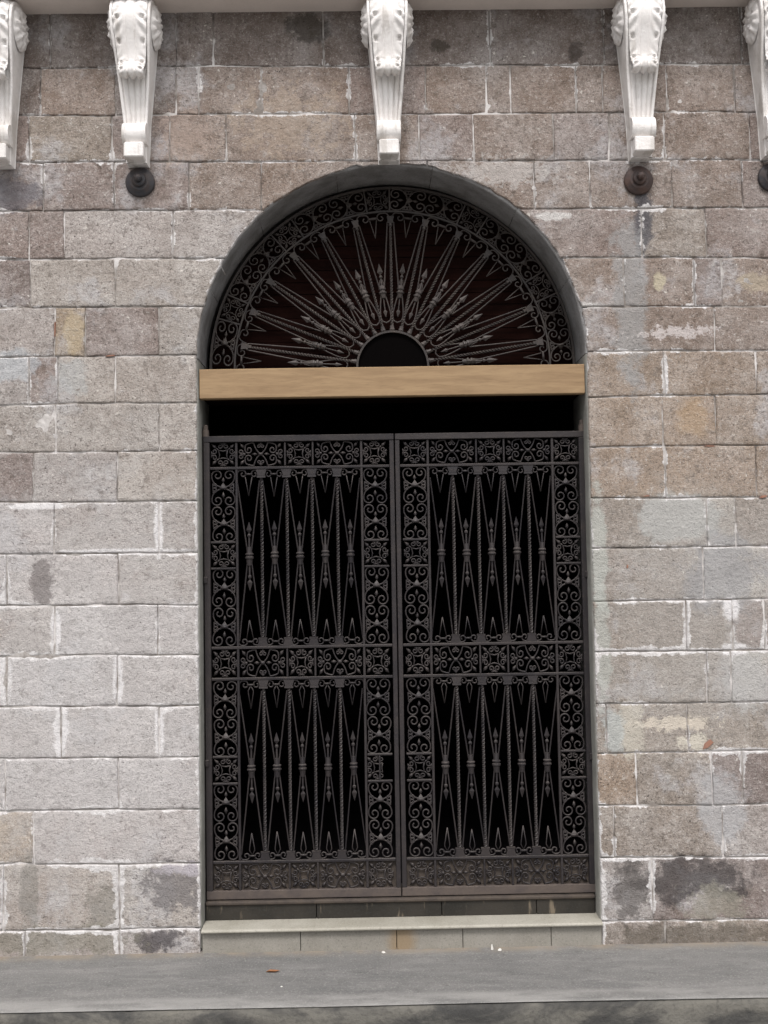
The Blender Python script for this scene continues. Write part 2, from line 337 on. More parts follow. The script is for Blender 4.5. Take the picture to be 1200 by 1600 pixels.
# ------------------------------------------------------------------ ground
def struct(name, me): return put(name, me, kind='structure')
struct('road', MB().add([(-150, -150, -.17), (150, -150, -.17), (150, -.6, -.17), (-150, -.6, -.17)], [(0, 1, 2, 3)]).mesh('road', M_ROAD))
xs = [-40, -20, -8, -4] + [-3+.05*i for i in range(121)] + [4, 8, 20, 40]
ys = [.02, -.03, -.1, -.2, -.3, -.4, -.48, -.52, -.56, -.59, -.612, -.625]
def zs(x, y): return .004 + .010*y/.63 + .0035*nz(x*.9, y*2, 3) - (.004 if y < -.62 else 0)
struct('sidewalk', MB().grid([[(x, y, zs(x, y)) for y in ys] for x in xs]).mesh('sidewalk', M_PAVE, True))
kx = [-40, -20, -8, -4] + [-3+.03*i for i in range(201)] + [4, 8, 20, 40]
KP = [(-.617, -.013), (-.629, -.018), (-.637, -.030), (-.640, -.06), (-.643, -.10), (-.647, -.18)]
struct('kerb', MB().grid([[(x, y+.010*nz(x*3, y, z*6)*(1 if i > 1 else .4)+.006*nz(x*9, z*9, 1)*(i > 1), z+.004*nz(x*4, 2, i)*(i in (1, 2))+.006*min(0, nz(x*11, 5, 2)+.25)*(i in (0, 1, 2))) for i, (y, z) in enumerate(KP)] for x in kx]).mesh('kerb', M_KERB, True))

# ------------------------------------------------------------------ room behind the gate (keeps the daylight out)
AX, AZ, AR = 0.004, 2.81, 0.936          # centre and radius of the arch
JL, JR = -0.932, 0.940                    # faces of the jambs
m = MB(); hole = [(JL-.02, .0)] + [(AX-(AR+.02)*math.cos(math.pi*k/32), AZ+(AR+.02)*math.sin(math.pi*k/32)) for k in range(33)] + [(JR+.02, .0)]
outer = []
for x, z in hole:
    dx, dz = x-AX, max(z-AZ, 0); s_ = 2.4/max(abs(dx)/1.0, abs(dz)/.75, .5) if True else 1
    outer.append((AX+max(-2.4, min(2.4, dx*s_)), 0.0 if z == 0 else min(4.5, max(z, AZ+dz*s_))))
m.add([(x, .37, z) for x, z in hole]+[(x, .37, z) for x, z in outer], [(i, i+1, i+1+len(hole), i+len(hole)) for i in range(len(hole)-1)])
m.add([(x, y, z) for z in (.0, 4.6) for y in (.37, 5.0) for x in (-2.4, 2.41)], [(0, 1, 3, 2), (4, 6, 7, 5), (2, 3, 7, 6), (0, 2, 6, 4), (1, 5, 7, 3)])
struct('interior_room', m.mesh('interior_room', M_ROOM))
# ------------------------------------------------------------------ stone wall
ZL = [4.62, 4.2476, 4.0089, 3.7776, 3.5347, 3.3024, 3.0649, 2.8285, 2.5962, 2.3650, 2.1256, 1.8782, 1.6320, 1.3961, 1.1552, .9155, .6710, .4217, .1206, -.06]
ZR = [4.62, 4.2321, 3.9920, 3.7530, 3.5182, 3.2719, 3.0331, 2.8141, 2.5960, 2.3510, 2.1010, 1.8645, 1.6108, 1.3674, 1.1252, .8932, .6443, .3996, .1087, -.06]
def zc(k, x):
    t = (x+1.42)/2.78; t = max(-.5, min(1.5, t))
    return ZL[k]+(ZR[k]-ZL[k])*t + (.006*nz(x*1.7, k*3.1, 0)+.0035*nz(x*7, k*2.3, 4) if 0 < k < 19 else 0)
PAL = {'d': (111, 97, 89), 'b': (138, 119, 105), 'm': (136, 119, 111), 't': (158, 138, 118), 'o': (168, 148, 123), 'g': (174, 166, 161), 'l': (190, 184, 183), 'p': (182, 176, 167), 'k': (97, 88, 86), 'e': (149, 137, 124), 'v': (128, 113, 107), 'y': (180, 171, 162)}
# each row: stones from left to right as (pixel of its right-hand joint, colour); 'A' marks the opening
ROWS = [
 [(78,'d'),(275,'d'),(333,'d'),(505,'d'),(765,'d'),(943,'d'),(1158,'d'),(1330,'d')],  # top course: brown stone, darkened in colour for the shade below the cornice
 [(63,'d'),(180,'b'),(275,'d'),(310,'b'),(408,'b'),(545,'b'),(665,'m'),(760,'b'),(798,'b'),(900,'b'),(942,'b'),(1042,'b'),(1148,'b'),(1330,'b')],
 [(45,'m'),(175,'e'),(265,'m'),(353,'b'),(555,'b'),(655,'b'),(740,'m'),(865,'b'),(952,'m'),(1038,'b'),(1172,'b'),(1330,'m')],
 [(67,'m'),(178,'m'),(295,'m'),(408,'b'),(668,'b'),(835,'b'),(922,'b'),(1050,'b'),(1160,'b'),(1330,'m')],
 [(45,'m'),(100,'m'),(270,'g'),('A','g'),(1003,'m'),(1103,'e'),(1340,'m')],
 [(47,'v'),(180,'y'),('A','y'),(975,'b'),(1085,'b'),(1128,'m'),(1340,'b')],
 [(85,'g'),(133,'o'),(248,'m'),('A','y'),(1117,'b'),(1340,'b')],
 [(45,'g'),(90,'m'),(180,'y'),('A','y'),(1038,'t'),(1182,'t'),(1340,'t')],
 [(87,'y'),(248,'y'),('A','y'),(1036,'t'),(1119,'t'),(1340,'t')],
 [(52,'v'),(183,'g'),('A','y'),(1040,'t'),(1182,'t'),(1340,'t')],
 [(84,'l'),(248,'g'),('A','g'),(1105,'e'),(1150,'p'),(1340,'e')],
 [(10,'l'),(185,'l'),('A','g'),(1100,'e'),(1340,'p')],
 [(85,'g'),(246,'l'),('A','l'),(1073,'e'),(1145,'e'),(1195,'m'),(1340,'e')],
 [(10,'l'),(183,'l'),('A','l'),(1105,'e'),(1143,'e'),(1340,'p')],
 [(95,'l'),(248,'l'),('A','l'),(948,'e'),(1075,'e'),(1340,'e')],
 [(8,'l'),(185,'l'),('A','l'),(995,'t'),(1113,'e'),(1161,'v'),(1340,'v')],
 [(52,'o'),('A','l'),(960,'e'),(1130,'e'),(1340,'g')],
 [(5,'y'),(186,'y'),('A','y'),(1020,'g'),(1340,'v')],
 [(186,'g'),('A','g'),(1040,'e'),(1340,'e')],
]
wall = thing('stone_wall', 'weathered grey and brown coursed stone block wall with an arched doorway', 'wall', (0, 0, 0))
def rag(x, z):      # broken arris of the arch, worst at the crown and the right haunch
    a = .45 if x < -.2 else 1.0
    return a*(.010 + .010*nz(x*5, z*5, 2) + .022*max(0, nz(x*13, z*13, 5)) + .009*nz(x*31, z*31, 3))
def arch_x(z, side):        # x of the opening at height z
    if z <= AZ: return JL-.007 if side < 0 else JR+.007
    q = AR*AR-(z-AZ)**2
    if q <= 0: return AX
    x = AX+side*math.sqrt(q); r = rag(x, z); return AX+side*(math.sqrt(q)+r)
def arch_z(x):
    q = AR*AR-(x-AX)**2
    return -9 if q <= 0 else AZ+math.sqrt(q)+rag(x, AZ+math.sqrt(q))
def params(L):
    e = [0, .003, .008, .018, .034]; e = [min(v/L, .45*i/5) for i, v in enumerate(e)]
    n = max(2, int((1-2*e[-1])*L/.03)); mid = [e[-1]+(1-2*e[-1])*k/n for k in range(n+1)]
    return e[:-1]+mid+[1-v for v in reversed(e[:-1])]
EDGE = [.011, .0014, .0002, .0]
def stone(fx, Lx, Lz, col, seed, name='stone_block'):
    U, V = params(Lx), params(Lz); nu, nv = len(U), len(V); P = []
    off = random.uniform(-.0018, .0018); tx, tz = random.uniform(-.002, .002), random.uniform(-.002, .002)
    rough = random.uniform(.7, 1.5); ED = []
    for j, v in enumerate(V):
        row = []
        for i, u in enumerate(U):
            x, z = fx(u, v); k = min(i, nu-1-i, j, nv-1-j)
            if k < 3:
                w = (3-k)/3
                x += w*(.0030*nz(x*16, z*16, seed)+.0022*nz(x*48, z*48, seed)); z += w*(.0030*nz(x*16, z*16, seed+9)+.0022*nz(x*48, z*48, seed+7))
            y = off+tx*(u-.5)+tz*(v-.5)+rough*(.0026*nz(x*9, z*9, seed)+.0014*nz(x*26, z*26, seed+3))
            if k < 4: y += EDGE[k]*(1+.9*nz(x*20, z*20, seed+5)) + (0 if k == 0 else (.007, .007, .0035, .001)[k]*max(0, nz(x*11, z*11, seed+11)-.18)/.5)
            row.append((x, y, z)); ED.append(min(u*Lx, (1-u)*Lx, v*Lz, (1-v)*Lz))
        P.append(row)
    mb = MB().grid(P)
    ring = [i for i in range(nu)]+[j*nu+nu-1 for j in range(1, nv)]+[(nv-1)*nu+i for i in range(nu-2, -1, -1)]+[j*nu for j in range(nv-2, 0, -1)]
    b0 = len(mb.v)
    for r in ring: mb.v.append((mb.v[r][0], .16, mb.v[r][2]))
    n = len(ring)
    for i in range(n): mb.f.append((ring[(i+1) % n], ring[i], b0+i, b0+(i+1) % n))
    cx, cz = fx(.5, .5)
    me = mb.xf(Matrix.Translation((-cx, 0, -cz))).mesh(name, M_STONE, True)
    me.attributes.new('edge', 'FLOAT', 'POINT').data.foreach_set('value', ED+[0.0]*(len(mb.v)-len(ED)))
    o = put(name, me, wall, (cx, 0, cz))
    c = lin([q+random.uniform(-7, 7) for q in [0]]*0 or PAL[col]); g = random.uniform(.95, 1.05); h = random.uniform(-.015, .015)
    o.color = (c[0]*g*(1+h), c[1]*g, c[2]*g*(1-h), 1)
    return o
G = .0016
JOINTS = []
for k, row in enumerate(ROWS):
    # a run outside the picture on both sides continues the same bond
    pm = at(600, (W and (15+82*k)))
    ypix = [60,141,215,291,366,442,517,592,668,745,825,905,985,1064,1144,1225,1308,1401,1472][k]
    seq = []; x = -3.25
    x0 = at(row[0][0], ypix).x - random.uniform(.42, .55)
    while x < x0-.25:
        x2 = min(x+random.uniform(.38, .56), x0); x2 = x0 if x0-x2 < .2 else x2
        seq.append((x, x2, row[1][1])); x = x2
    x = x0; side = -1
    for px, c in row:
        if px == 'A': seq.append((x, None, c)); x = None; continue
        x2 = at(px, ypix).x; seq.append((x, x2, c)); x = x2
    while x < 3.2:
        x2 = x+random.uniform(.38, .56); seq.append((x, x2, row[-1][1])); x = x2
    for q, (a, b, c) in enumerate(seq):
        sd_ = random.uniform(0, 90)
        zt = lambda X, k=k: zc(k, X)-G; zb = lambda X, k=k: zc(k+1, X)+G
        if k == 3 and b is not None and a < .7 and b > -.66 and not (a > .6 or b < -.6):      # stones that ride over the crown: cut from below
            def fx(u, v, a=a, b=b):
                X = a+G+(b-a-2*G)*u; z0 = max(zb(X), arch_z(X)); z1 = max(zt(X), z0+.006); return X, z0+(z1-z0)*v
            stone(fx, b-a, .2, c, sd_)
            continue
        lean = random.uniform(-.006, .006)
        def fx(u, v, a=a, b=b, k=k, lean=lean):
            Xm = (a if a is not None else b-.2)+.1
            zz0, zz1 = zb(Xm), zt(Xm); z = zz0+(zz1-zz0)*v
            l = a+G+lean*(v-.5) if a is not None else arch_x(z, 1); r = b-G+lean*(v-.5) if b is not None else arch_x(z, -1)
            if 2 < k < 8:      # a stone beside the arch gives way to it
                if r <= 0 or (l+r)/2 < 0: r = min(r, max(arch_x(z, -1), l+.03))
                else: l = max(l, min(arch_x(z, 1), r-.03))
            X = l+(r-l)*u; return X, zb(X)+(zt(X)-zb(X))*v
        zz = (zt(0)+zb(0))/2
        aa = a if a is not None else arch_x(zz, 1); bb = b if b is not None else arch_x(zz, -1)
        stone(fx, max(.06, bb-aa), zc(k, 0)-zc(k+1, 0), c, sd_)
# mortar bed: an uneven sheet a few millimetres behind the stone faces
def mort(x, z): return .0078 - .0050*nz(x*2.1, z*2.1, 8) - .0060*nz(x*9, z*9, 3) - .0035*nz(x*31, z*31, 1)
st = .0135; nx, nzz = int(3.9/st), int(4.66/st)
mb = MB(); idx = {}
def vid(i, j):
    if (i, j) not in idx:
        x, z = -1.95+i*st, -.05+j*st; idx[(i, j)] = len(mb.v); mb.v.append((x, mort(x, z), z))
    return idx[(i, j)]
for j in range(nzz):
    zq = -.05+(j+.5)*st
    hl = (JL-.035, JR+.035) if zq < AZ else ((AX-math.sqrt(max(0, (AR+.040)**2-(zq-AZ)**2)), AX+math.sqrt(max(0, (AR+.040)**2-(zq-AZ)**2))) if zq < AZ+AR+.040 else (9, -9))
    for i in range(nx):
        xq = -1.95+(i+.5)*st
        if hl[0] < xq < hl[1]: continue
        mb.f.append((vid(i, j), vid(i+1, j), vid(i+1, j+1), vid(i, j+1)))
for s_ in (-1, 1):
    x0, x1 = (-3.3, -1.95) if s_ < 0 else (1.95+st*0, 3.3)
    x1 = x1 if s_ > 0 else -1.95; x0 = x0 if s_ < 0 else -1.95+nx*st
    mb.add([(x0, .006, -.06), (x1, .006, -.06), (x1, .006, 4.62), (x0, .006, 4.62)], [(0, 1, 2, 3)])
mb.box(-3.3, 3.3, .0, .45, 4.63, 5.6)
put('mortar', mb.mesh('mortar', M_MORTAR, True), wall)
# lining of the opening, in lengths with open joints
seg = [0, 21, 47, 74, 103, 131, 157, 180]
for a0, a1 in zip(seg[:-1], seg[1:]):
    P = []; n = int((a1-a0)/2.5)+1
    for k in range(n+1):
        a = R(a0+.06+(a1-a0-.12)*k/n); ca, sa = -math.cos(a), math.sin(a); w_ = .0035*nz(ca*3, sa*3, 1)
        P.append([(AX+(AR+.045)*ca, .012+.006*nz(ca*6, sa*6, 9), AZ+(AR+.045)*sa)] + [(AX+(AR+r+w_)*ca, y, AZ+(AR+r+w_)*sa) for r, y in ((.006, .012), (0, .022), (0, .10), (0, .20), (.0, .36), (.045, .36))])
    put('arch_lining', MB().grid(P).mesh('arch_lining', M_LINING, True), wall)
for s_, X in ((-1, JL), (1, JR)):
    P = []
    for k in range(41):
        z = .02+(AZ-.022)*k/40; w_ = .003*nz(X, z*3, 1)
        P.append([(X+s_*.045, .012, z)] + [(X+s_*(r+abs(w_)), y, z) for r, y in ((.006, .012), (0, .024), (0, .12), (0, .36), (.045, .36))])
    put('jamb_lining', MB().grid(P if s_ < 0 else [list(reversed(r)) for r in P]).mesh('jamb_lining', M_JAMB, True), wall)
# slivers of brick pushed into open joints
for px, py, wx, hz, ang in ((1105, 1163, 20, 9, 30), (86, 515, 2, 26, 0), (172, 556, 16, 2, 3), (1108, 697, 18, 2, -3), (1010, 775, 10, 2, 0), (1192, 776, 12, 4, 5), (980, 885, 3, 6, 0)):
    c = at(px, py); k = .00306*.5
    b = MB(); w_, h_ = wx*k, hz*k
    b.add([(-w_, -.001, -h_*.6), (-w_*.2, -.003, -h_), (w_, -.001, -h_*.5), (w_*.8, -.002, h_), (-w_*.3, -.003, h_*.8), (-w_*.7, .03, -h_*.4), (0, .03, -h_*.7), (w_*.8, .03, -h_*.3), (w_*.6, .03, h_*.7), (-w_*.2, .03, h_*.6)],
          [(0, 1, 2, 3, 4), (1, 0, 5, 6), (2, 1, 6, 7), (3, 2, 7, 8), (4, 3, 8, 9), (0, 4, 9, 5)])
    put('brick_sliver', fixn(b.mesh('brick_sliver', M_BRICK)), wall, (c.x, -.003, c.z), (0, -R(ang), 0))

# ------------------------------------------------------------------ cornice
cor = thing('cornice', 'pale plastered cornice slab running along the top of the wall', 'cornice', (0, 0, 4.515))
prof = [(.01, 0), (-.215, 0), (-.22, .006), (-.22, .07), (-.228, .08), (-.235, .12), (-.235, .20), (.01, .24)]
put('soffit', MB().grid([[(x, y, z+.0015*nz(x*2, y*9, z)) for y, z in prof] for x in [-3.3+.1*i for i in range(67)]]).mesh('soffit', M_SOFFIT), cor)

# ------------------------------------------------------------------ consoles
ZT = 4.515
def wid(z):      # console width at height z
    pts = [(3.72, .100), (3.75, .102), (3.93, .118), (4.165, .160), (4.32, .190), (4.40, .200), (4.52, .204)]
    for (a, wa), (b, wb) in zip(pts, pts[1:]):
        if z <= b: return wa+(wb-wa)*max(0, (z-a)/(b-a))
    return pts[-1][1]
VC, VZ, VR = .088, 4.402, .108
FR = catmull([(.060, 3.745, 0), (.066, 3.80, 0), (.074, 3.88, 0), (.080, 3.95, 0), (.094, 4.03, 0), (.112, 4.12, 0), (.140, 4.22, 0), (.172, 4.30, 0), (.193, 4.37, 0), (.196, 4.41, 0), (.186, 4.455, 0), (.160, 4.490, 0), (.125, 4.508, 0), (.09, 4.5145, 0)], 5)
def pz(z):
    for a, b in zip(FR, FR[1:]):
        if a.y <= z <= b.y: return a.x+(b.x-a.x)*(z-a.y)/max(1e-6, b.y-a.y)
    return FR[0].x if z < FR[0].y else FR[-1].x
def console_meshes():
    out = {}
    # body: back of the panel and both flanks
    P = []
    for q in FR:
        w_ = wid(q.y)/2; d = q.x-.012
        P.append([(-w_-.003, 0, q.y), (-w_, -.006, q.y), (-w_, -d, q.y), (w_, -d, q.y), (w_, -.006, q.y), (w_+.003, 0, q.y)])
    b = MB().grid(P); w_ = wid(3.745)/2
    b.add([(-w_, 0, 3.745), (w_, 0, 3.745), (w_, -.048, 3.745), (-w_, -.048, 3.745)], [(0, 1, 2, 3)])
    out['body'] = b.mesh('console_body', M_WHITE)
    # raised border strips on the front edges
    for s_ in (-1, 1):
        P = []
        for q in FR:
            w_ = wid(q.y)/2; t = .015
            P.append([(s_*w_, -q.x+.013, q.y), (s_*(w_+.001), -q.x-.001, q.y), (s_*(w_-.002), -q.x-.004, q.y), (s_*(w_-t+.002), -q.x-.004, q.y), (s_*(w_-t), -q.x+.013, q.y)])
        out['edge_fillet%d' % s_] = fixn(MB().grid(P).mesh('edge_fillet', M_WHITE, True))
    # flutes
    for k in range(4):
        u = -.75+.5*k; P = [(wid(z)*.5*.80*u, -pz(z)+.013, z) for z in [3.92+.02*i for i in range(14)]]
        out['flute%d' % k] = MB().tube(P, [.21*wid(p[2])*.5*.9 for p in P], 8, .55).mesh('flute', M_WHITE, True)
    # acanthus leaf lying on the upper scroll, its tip curling out
    LF = catmull([(.09, 4.5145, 0), (.125, 4.509, 0), (.162, 4.492, 0), (.189, 4.457, 0), (.200, 4.41, 0), (.197, 4.37, 0), (.178, 4.31, 0), (.160, 4.25, 0), (.154, 4.205, 0), (.163, 4.176, 0), (.176, 4.160, 0), (.173, 4.140, 0), (.152, 4.132, 0), (.12, 4.142, 0)], 9)
    NU = 60; P = []; n = len(LF)
    for j, q in enumerate(LF):
        t = j/(n-1); row = []; nx_ = LF[min(j+1, n-1)]-LF[max(j-1, 0)]; nx_ = Vector((-nx_.y, nx_.x, 0)).normalized()
        if nx_.x < 0 and t < .7: nx_ = -nx_
        for i in range(NU+1):
            u = -1+2*i/NU; au = abs(u); hw = wid(q.y)*.5-.016
            lobe = math.sin(t*84 - au*9)*(.6+.4*math.sin(t*19+1)); ed = min(1, max(0, (au-.36)/.3))
            h = .007*(1-au**4) + .0052*lobe*ed - .004*math.exp(-((au-.3)/.06)**2) + .003*math.cos(u*9)*(t < .25 or t > .62)
            if au > .55 and math.sin(t*42) > .8: h -= .016*math.exp(-((au-.78)/.10)**2)
            if t > .72: h += .003*math.cos(u*13); 
            if t < .12: h *= t/.12
            x = u*hw*(1+.02*lobe*(au > .9))
            row.append((x, -(q.x+nx_.x*h)-.001, q.y+nx_.y*h))
        P.append(row)
    out['acanthus_leaf'] = fixn(MB().grid(P).mesh('acanthus_leaf', M_WHITE, True))
    # side rosettes closing the scroll
    for s_ in (-1, 1):
        P = []; nr, na = 12, 56
        for i in range(nr+1):
            r = i/nr; row = []
            for k in range(na+1):
                a = 2*math.pi*k/na
                h = .036*math.sqrt(max(0, 1-(r*.985)**2.4)) + .0062*math.cos(7*a+r*5)*math.sin(math.pi*min(1, r*1.15))*(r > .2) + .005*math.cos(r*19)*(1-r) + .006*math.cos(14*a)*(r > .6)*(r < .97)
                rr = VR*(r+.008*math.cos(7*a)*(r > .9))
                row.append((s_*(.091+h), -VC+.012+rr*math.cos(a)*.84, VZ+rr*math.sin(a)))
            P.append(row)
        out['side_rosette%d' % s_] = fixn(MB().grid(P).mesh('side_rosette', M_WHITE, True))
    # small rolled scroll and foot block
    C = [(.082+.047*math.cos(R(a)), 3.877+.052*math.sin(R(a))) for a in range(100, -71, -10)]+[(.085, 3.826), (.055, 3.826)]
    C = [(.05, 3.930)]+C
    out['lower_scroll'] = fixn(MB().grid([[(x*(1+.05*math.sin((3.93-z)*9)), -p, z) for p, z in C] for x in (-.058, -.0555, -.03, 0, .03, .0555, .058)]).add(
        [(-.058, -p, z) for p, z in C], [tuple(range(len(C)))]).add([(.058, -p, z) for p, z in C], [tuple(range(len(C)))]).mesh('lower_scroll', M_WHITE, False))
    out['foot_block'] = MB().box(-.049, .049, -.130, -.01, 3.752, 3.824, .005).mesh('foot_block', M_WHITE)
    return out
CM = console_meshes()
for x, lab, dz in ((-1.857, 'white carved scroll console cut by the left edge of the picture', .010), (-1.208, 'white carved scroll console over the left iron anchor disc, sharp side shadow', .008), (.004, 'white carved scroll console standing directly on the crown of the arch', -.004),
               (1.222, 'white carved scroll console over the right iron anchor disc', -.010), (1.868, 'white carved scroll console cut by the right edge of the picture', -.012)):
    t = thing('scroll_console', lab.replace(', sharp side shadow', ''), 'console', (x, -.001, 0), 'white consoles under the cornice')
    for nme, me in CM.items(): put(nme.rstrip('-0123456789'), me, t)
    t.scale = (.955, 1, 1)

# ------------------------------------------------------------------ iron anchor discs
def anchor(px, py, lab, mat):
    c = at(px, py)
    t = thing('wall_anchor', lab, 'anchor plate', (c.x, 0, c.z), 'iron anchor discs under the consoles')
    pl = put('plate', MB().lathe([(.066, .01), (.071, -.002), (.071, -.012), (.066, -.018), (.052, -.022), (.046, -.030), (.043, -.031)], (0, 0, 0), 'Y', 28).mesh('plate', mat, True), t)
    put('boss', MB().lathe([(.034, -.026), (.034, -.040), (.029, -.046), (.026, -.047)], (0, 0, .003), 'Y', 20).mesh('boss', mat, True), pl)
    put('nut', MB().lathe([(.019, -.045), (.019, -.068), (.013, -.074), (.004, -.078)], (0, 0, .005), 'Y', 6).mesh('nut', mat), pl)
anchor(219.5, 286, 'round black iron anchor plate under the second console from the left', M_ANCHOR)
anchor(997, 283, 'round rust-brown iron anchor plate under the second console from the right', M_RUST)
anchor(1206, 278, 'round black iron anchor plate cut by the right edge of the picture', M_ANCHOR)

# ------------------------------------------------------------------ timber beam
bm_ = MB(); P = []
bx = [JL+.004+(JR-JL-.008)*i/30 for i in range(31)]
for x in bx:
    d = .0018*nz(x*1.3, 0, 5); P.append([(x, .068, 2.617+d), (x, .030, 2.617+d), (x, .026, 2.621+d), (x, .026+.001*nz(x*3, 1, 1), 2.757+d), (x, .030, 2.761+d), (x, .068, 2.761+d)])
bt = thing('timber_beam', 'plain pale timber beam spanning the doorway below the fanlight', 'beam', (0, .026, 2.617))
put('face_board', fixn(bm_.grid(P).xf(Matrix.Translation((0, -.026, -2.617))).mesh('face_board', M_BEAM)), bt)
put('backing_timber', MB().box(JL+.004, JR-.004, .0425, .31, .012, .140, .003).mesh('backing_timber', M_BOARD), bt)

# ------------------------------------------------------------------ threshold
th = thing('threshold_step', 'grey stone double step with pale rounded tread in the doorway', 'step', (0, 0, 0))
tp = [(.12, .118), (-.024, .1165), (-.031, .1145), (-.035, .110), (-.036, .106), (-.034, .101), (-.028, .0985), (.02, .0985)]
put('tread', MB().grid([[(x, y, z) for y, z in tp] for x in (-.930, -.5, 0, .5, .944)]).add([(-.930, y, z) for y, z in tp]+[(.944, y, z) for y, z in tp], [tuple(range(8)), tuple(range(15, 7, -1))]).mesh('tread', M_TREAD, True), th)
js = [-.930, -.47, -.02, .29, .705, .944]
for a, b in zip(js, js[1:]):
    put('riser_tile', MB().box(a+.0015, b-.0015, -.010+random.uniform(-.001, .001), .05, -.02, .098, .0015).mesh('riser_tile', M_RTILE), th)
js = [-.930, -.40, .20, .655, .938]
for a, b in zip(js, js[1:]):
    put('upper_riser', MB().box(a+.0015, b-.0015, .100, .30, .1185, .188, .002).mesh('upper_riser', M_RISER), th)
put('upper_ledge', MB().box(-.930, .938, .088, .345, .1885, .208, .006).mesh('upper_ledge', M_PLATE), th)
put('silt_bed', MB().box(-.93, .938, .02, .3, .0, .087).mesh('silt_bed', M_RISER), th)

# ------------------------------------------------------------------ ironwork kit (x right, z up, y = 0 in the plane of the grille)
B = .0037
def sc_motif(mb):
    arm = v3([(.006, .004), (.026, .010), (.046, .027), (.056, .050)])
    up_ = catmull(arm, 4)[:-1]+spiral(.028, .060, .028, .006, -18, 430, 26)
    for P in (up_, mirx(up_), mirz(up_), mirx(mirz(up_))): mb.tube(P, B, 5)
    c = spiral(.043, .009, .004, .014, 560, 60, 14)+spiral(.043, -.009, .014, .004, -60, -560, 14)
    for P in (c, mirx(c)): mb.tube(P, B*.9, 5)
    mb.box(-.017, .017, -.008, .008, -.006, .006); mb.add([(-.014, -.007, .006), (.014, -.007, .006), (0, -.005, .026), (0, .005, .026)], [(0, 1, 2), (0, 2, 3), (1, 3, 2)])
    mb.loz((0, 0, .036), .009, .016); mb.loz((0, 0, -.036), .009, .018); return mb
def sc_rosette(mb, half=False):
    q = [(.022, .022), (.017, 0), (.022, -.022), (0, -.017), (-.022, -.022), (-.017, 0), (-.022, .022), (0, .017), (.022, .022)]
    mb.tube(v3(q), B, 5)
    for sx in (-1, 1):
        for sz in (-1, 1):
            if half and sx > 0: continue
            M = Matrix.Translation((sx*.043, 0, sz*.040)) @ Matrix.Rotation(R(45*sx*sz), 4, 'Y')
            t = MB().loz((0, 0, 0), .009, .022, .007).xf(M); mb.add(t.v, t.f)
            mb.tube([(sx*.022, 0, sz*.022), (sx*.034, 0, sz*.032)], B, 5)
    cu = spiral(.015, .041, .004, .0135, 520, 90, 14)+v3([(.004, .0545), (0, .050)])
    tops = [cu, mirx(cu), mirz(cu), mirx(mirz(cu))]
    for P in tops: mb.tube(P, B*.9, 5)
    for P in tops:
        Q = [Vector((p.z*1.04, 0, p.x*1.05)) for p in P]
        if half and Q[0].x > 0: continue
        mb.tube(Q, B*.9, 5)
    return mb
def sc_wide(mb):
    u_ = catmull(v3([(-.036, .058), (-.026, .030), (-.012, .010), (0, .004), (.012, .010), (.026, .030), (.036, .058)]), 4)
    cu = spiral(.010, .040, .003, .010, 500, 90, 12)
    for f in (lambda P: P, mirz):
        mb.tube(f(u_), B, 5); mb.tube(f(cu), B*.9, 5); mb.tube(f(mirx(cu)), B*.9, 5)
        mb.loz((0, 0, f([Vector((0, 0, .052))])[0].z), .008, .009)
    mb.box(-.010, .010, -.008, .008, -.006, .006)
    for sx in (-1, 1):
        g = (lambda P: P) if sx > 0 else mirx
        mb.loz((sx*.030, 0, 0), .018, .008)
        a = catmull(v3([(.034, -.057), (.052, -.055), (.074, -.047), (.080, -.030)]), 4)[:-1]+spiral(.060, -.022, .020, .005, -20, 400, 20)
        for f in (lambda P: P, mirz): mb.tube(g(f(a)), B, 5)
        c = spiral(.101, .011, .004, .014, 200, 640, 14); 
        for f in (lambda P: P, mirz): mb.tube(g(f(c)), B*.9, 5)
        for sz in (-1, 1):
            M = Matrix.Translation((sx*.094, 0, sz*.042)) @ Matrix.Rotation(R(38*sx*sz), 4, 'Y'); t = MB().loz((0, 0, 0), .009, .020, .007).xf(M); mb.add(t.v, t.f)
        mb.box(sx*.083-.006, sx*.083+.006, -.007, .007, -.006, .006)
    return mb
def sc_pendant(mb, w=.127, kind='v', k=1.0):
    """pair of curls under the rail with a pendant point below; origin on the rail"""
    h = w/2; a = catmull(v3([(h*.98, -.050), (h*.93, -.026), (h*.80, -.007), (h*.55, -.003)]), 4)[:-1]+spiral(h*.46, -.022*k, .0195*k, .005, 70, 440, 18)
    mb.tube(a, B, 5); mb.tube(mirx(a), B, 5); mb.box(-h*.28, h*.28, -.006, .006, -.026*k, -.018*k)
    if kind == 'v':
        mb.tube([(-.017, 0, -.036), (0, 0, -.128)], B*.75, 5); mb.tube([(.017, 0, -.036), (0, 0, -.128)], B*.75, 5)
    elif kind == 'drop':
        for s_ in (-1, 1): mb.tube([(0, 0, -.026), (s_*.013, 0, -.050), (s_*.012, 0, -.062), (0, 0, -.136)], B*.75, 5)
    return mb
def sc_cross(mb, top, bot):
    """two pairs of rods pinched in a collar, spearheads above and below; origin at the collar"""
    for e in (top, -bot):
        s_ = 1 if e > 0 else -1
        for x in (-1, 1):
            mb.tube([(x*.054, 0, e), (x*.010, 0, s_*.03), (x*.008, 0, 0)], B*.9, 5)
    return mb
def sc_spearhead(mb):
    mb.tube([(0, 0, .014), (0, 0, .112)], [.006, .0042], 6); mb.lathe([(.0045, .092), (.009, .097), (.009, .104), (.0045, .110)], (0, 0, 0), 'Z', 8)
    return mb.loz((0, 0, .128), .0125, .042, .008, .018)
def sc_collar(mb):
    mb.lathe([(.012, -.045), (.016, -.018), (.014, -.016), (.021, -.011), (.021, -.004), (.016, -.001), (.016, .004), (.020, .007), (.020, .012), (.014, .016), (.011, .045)], (0, 0, 0), 'Z', 10)
    return mb
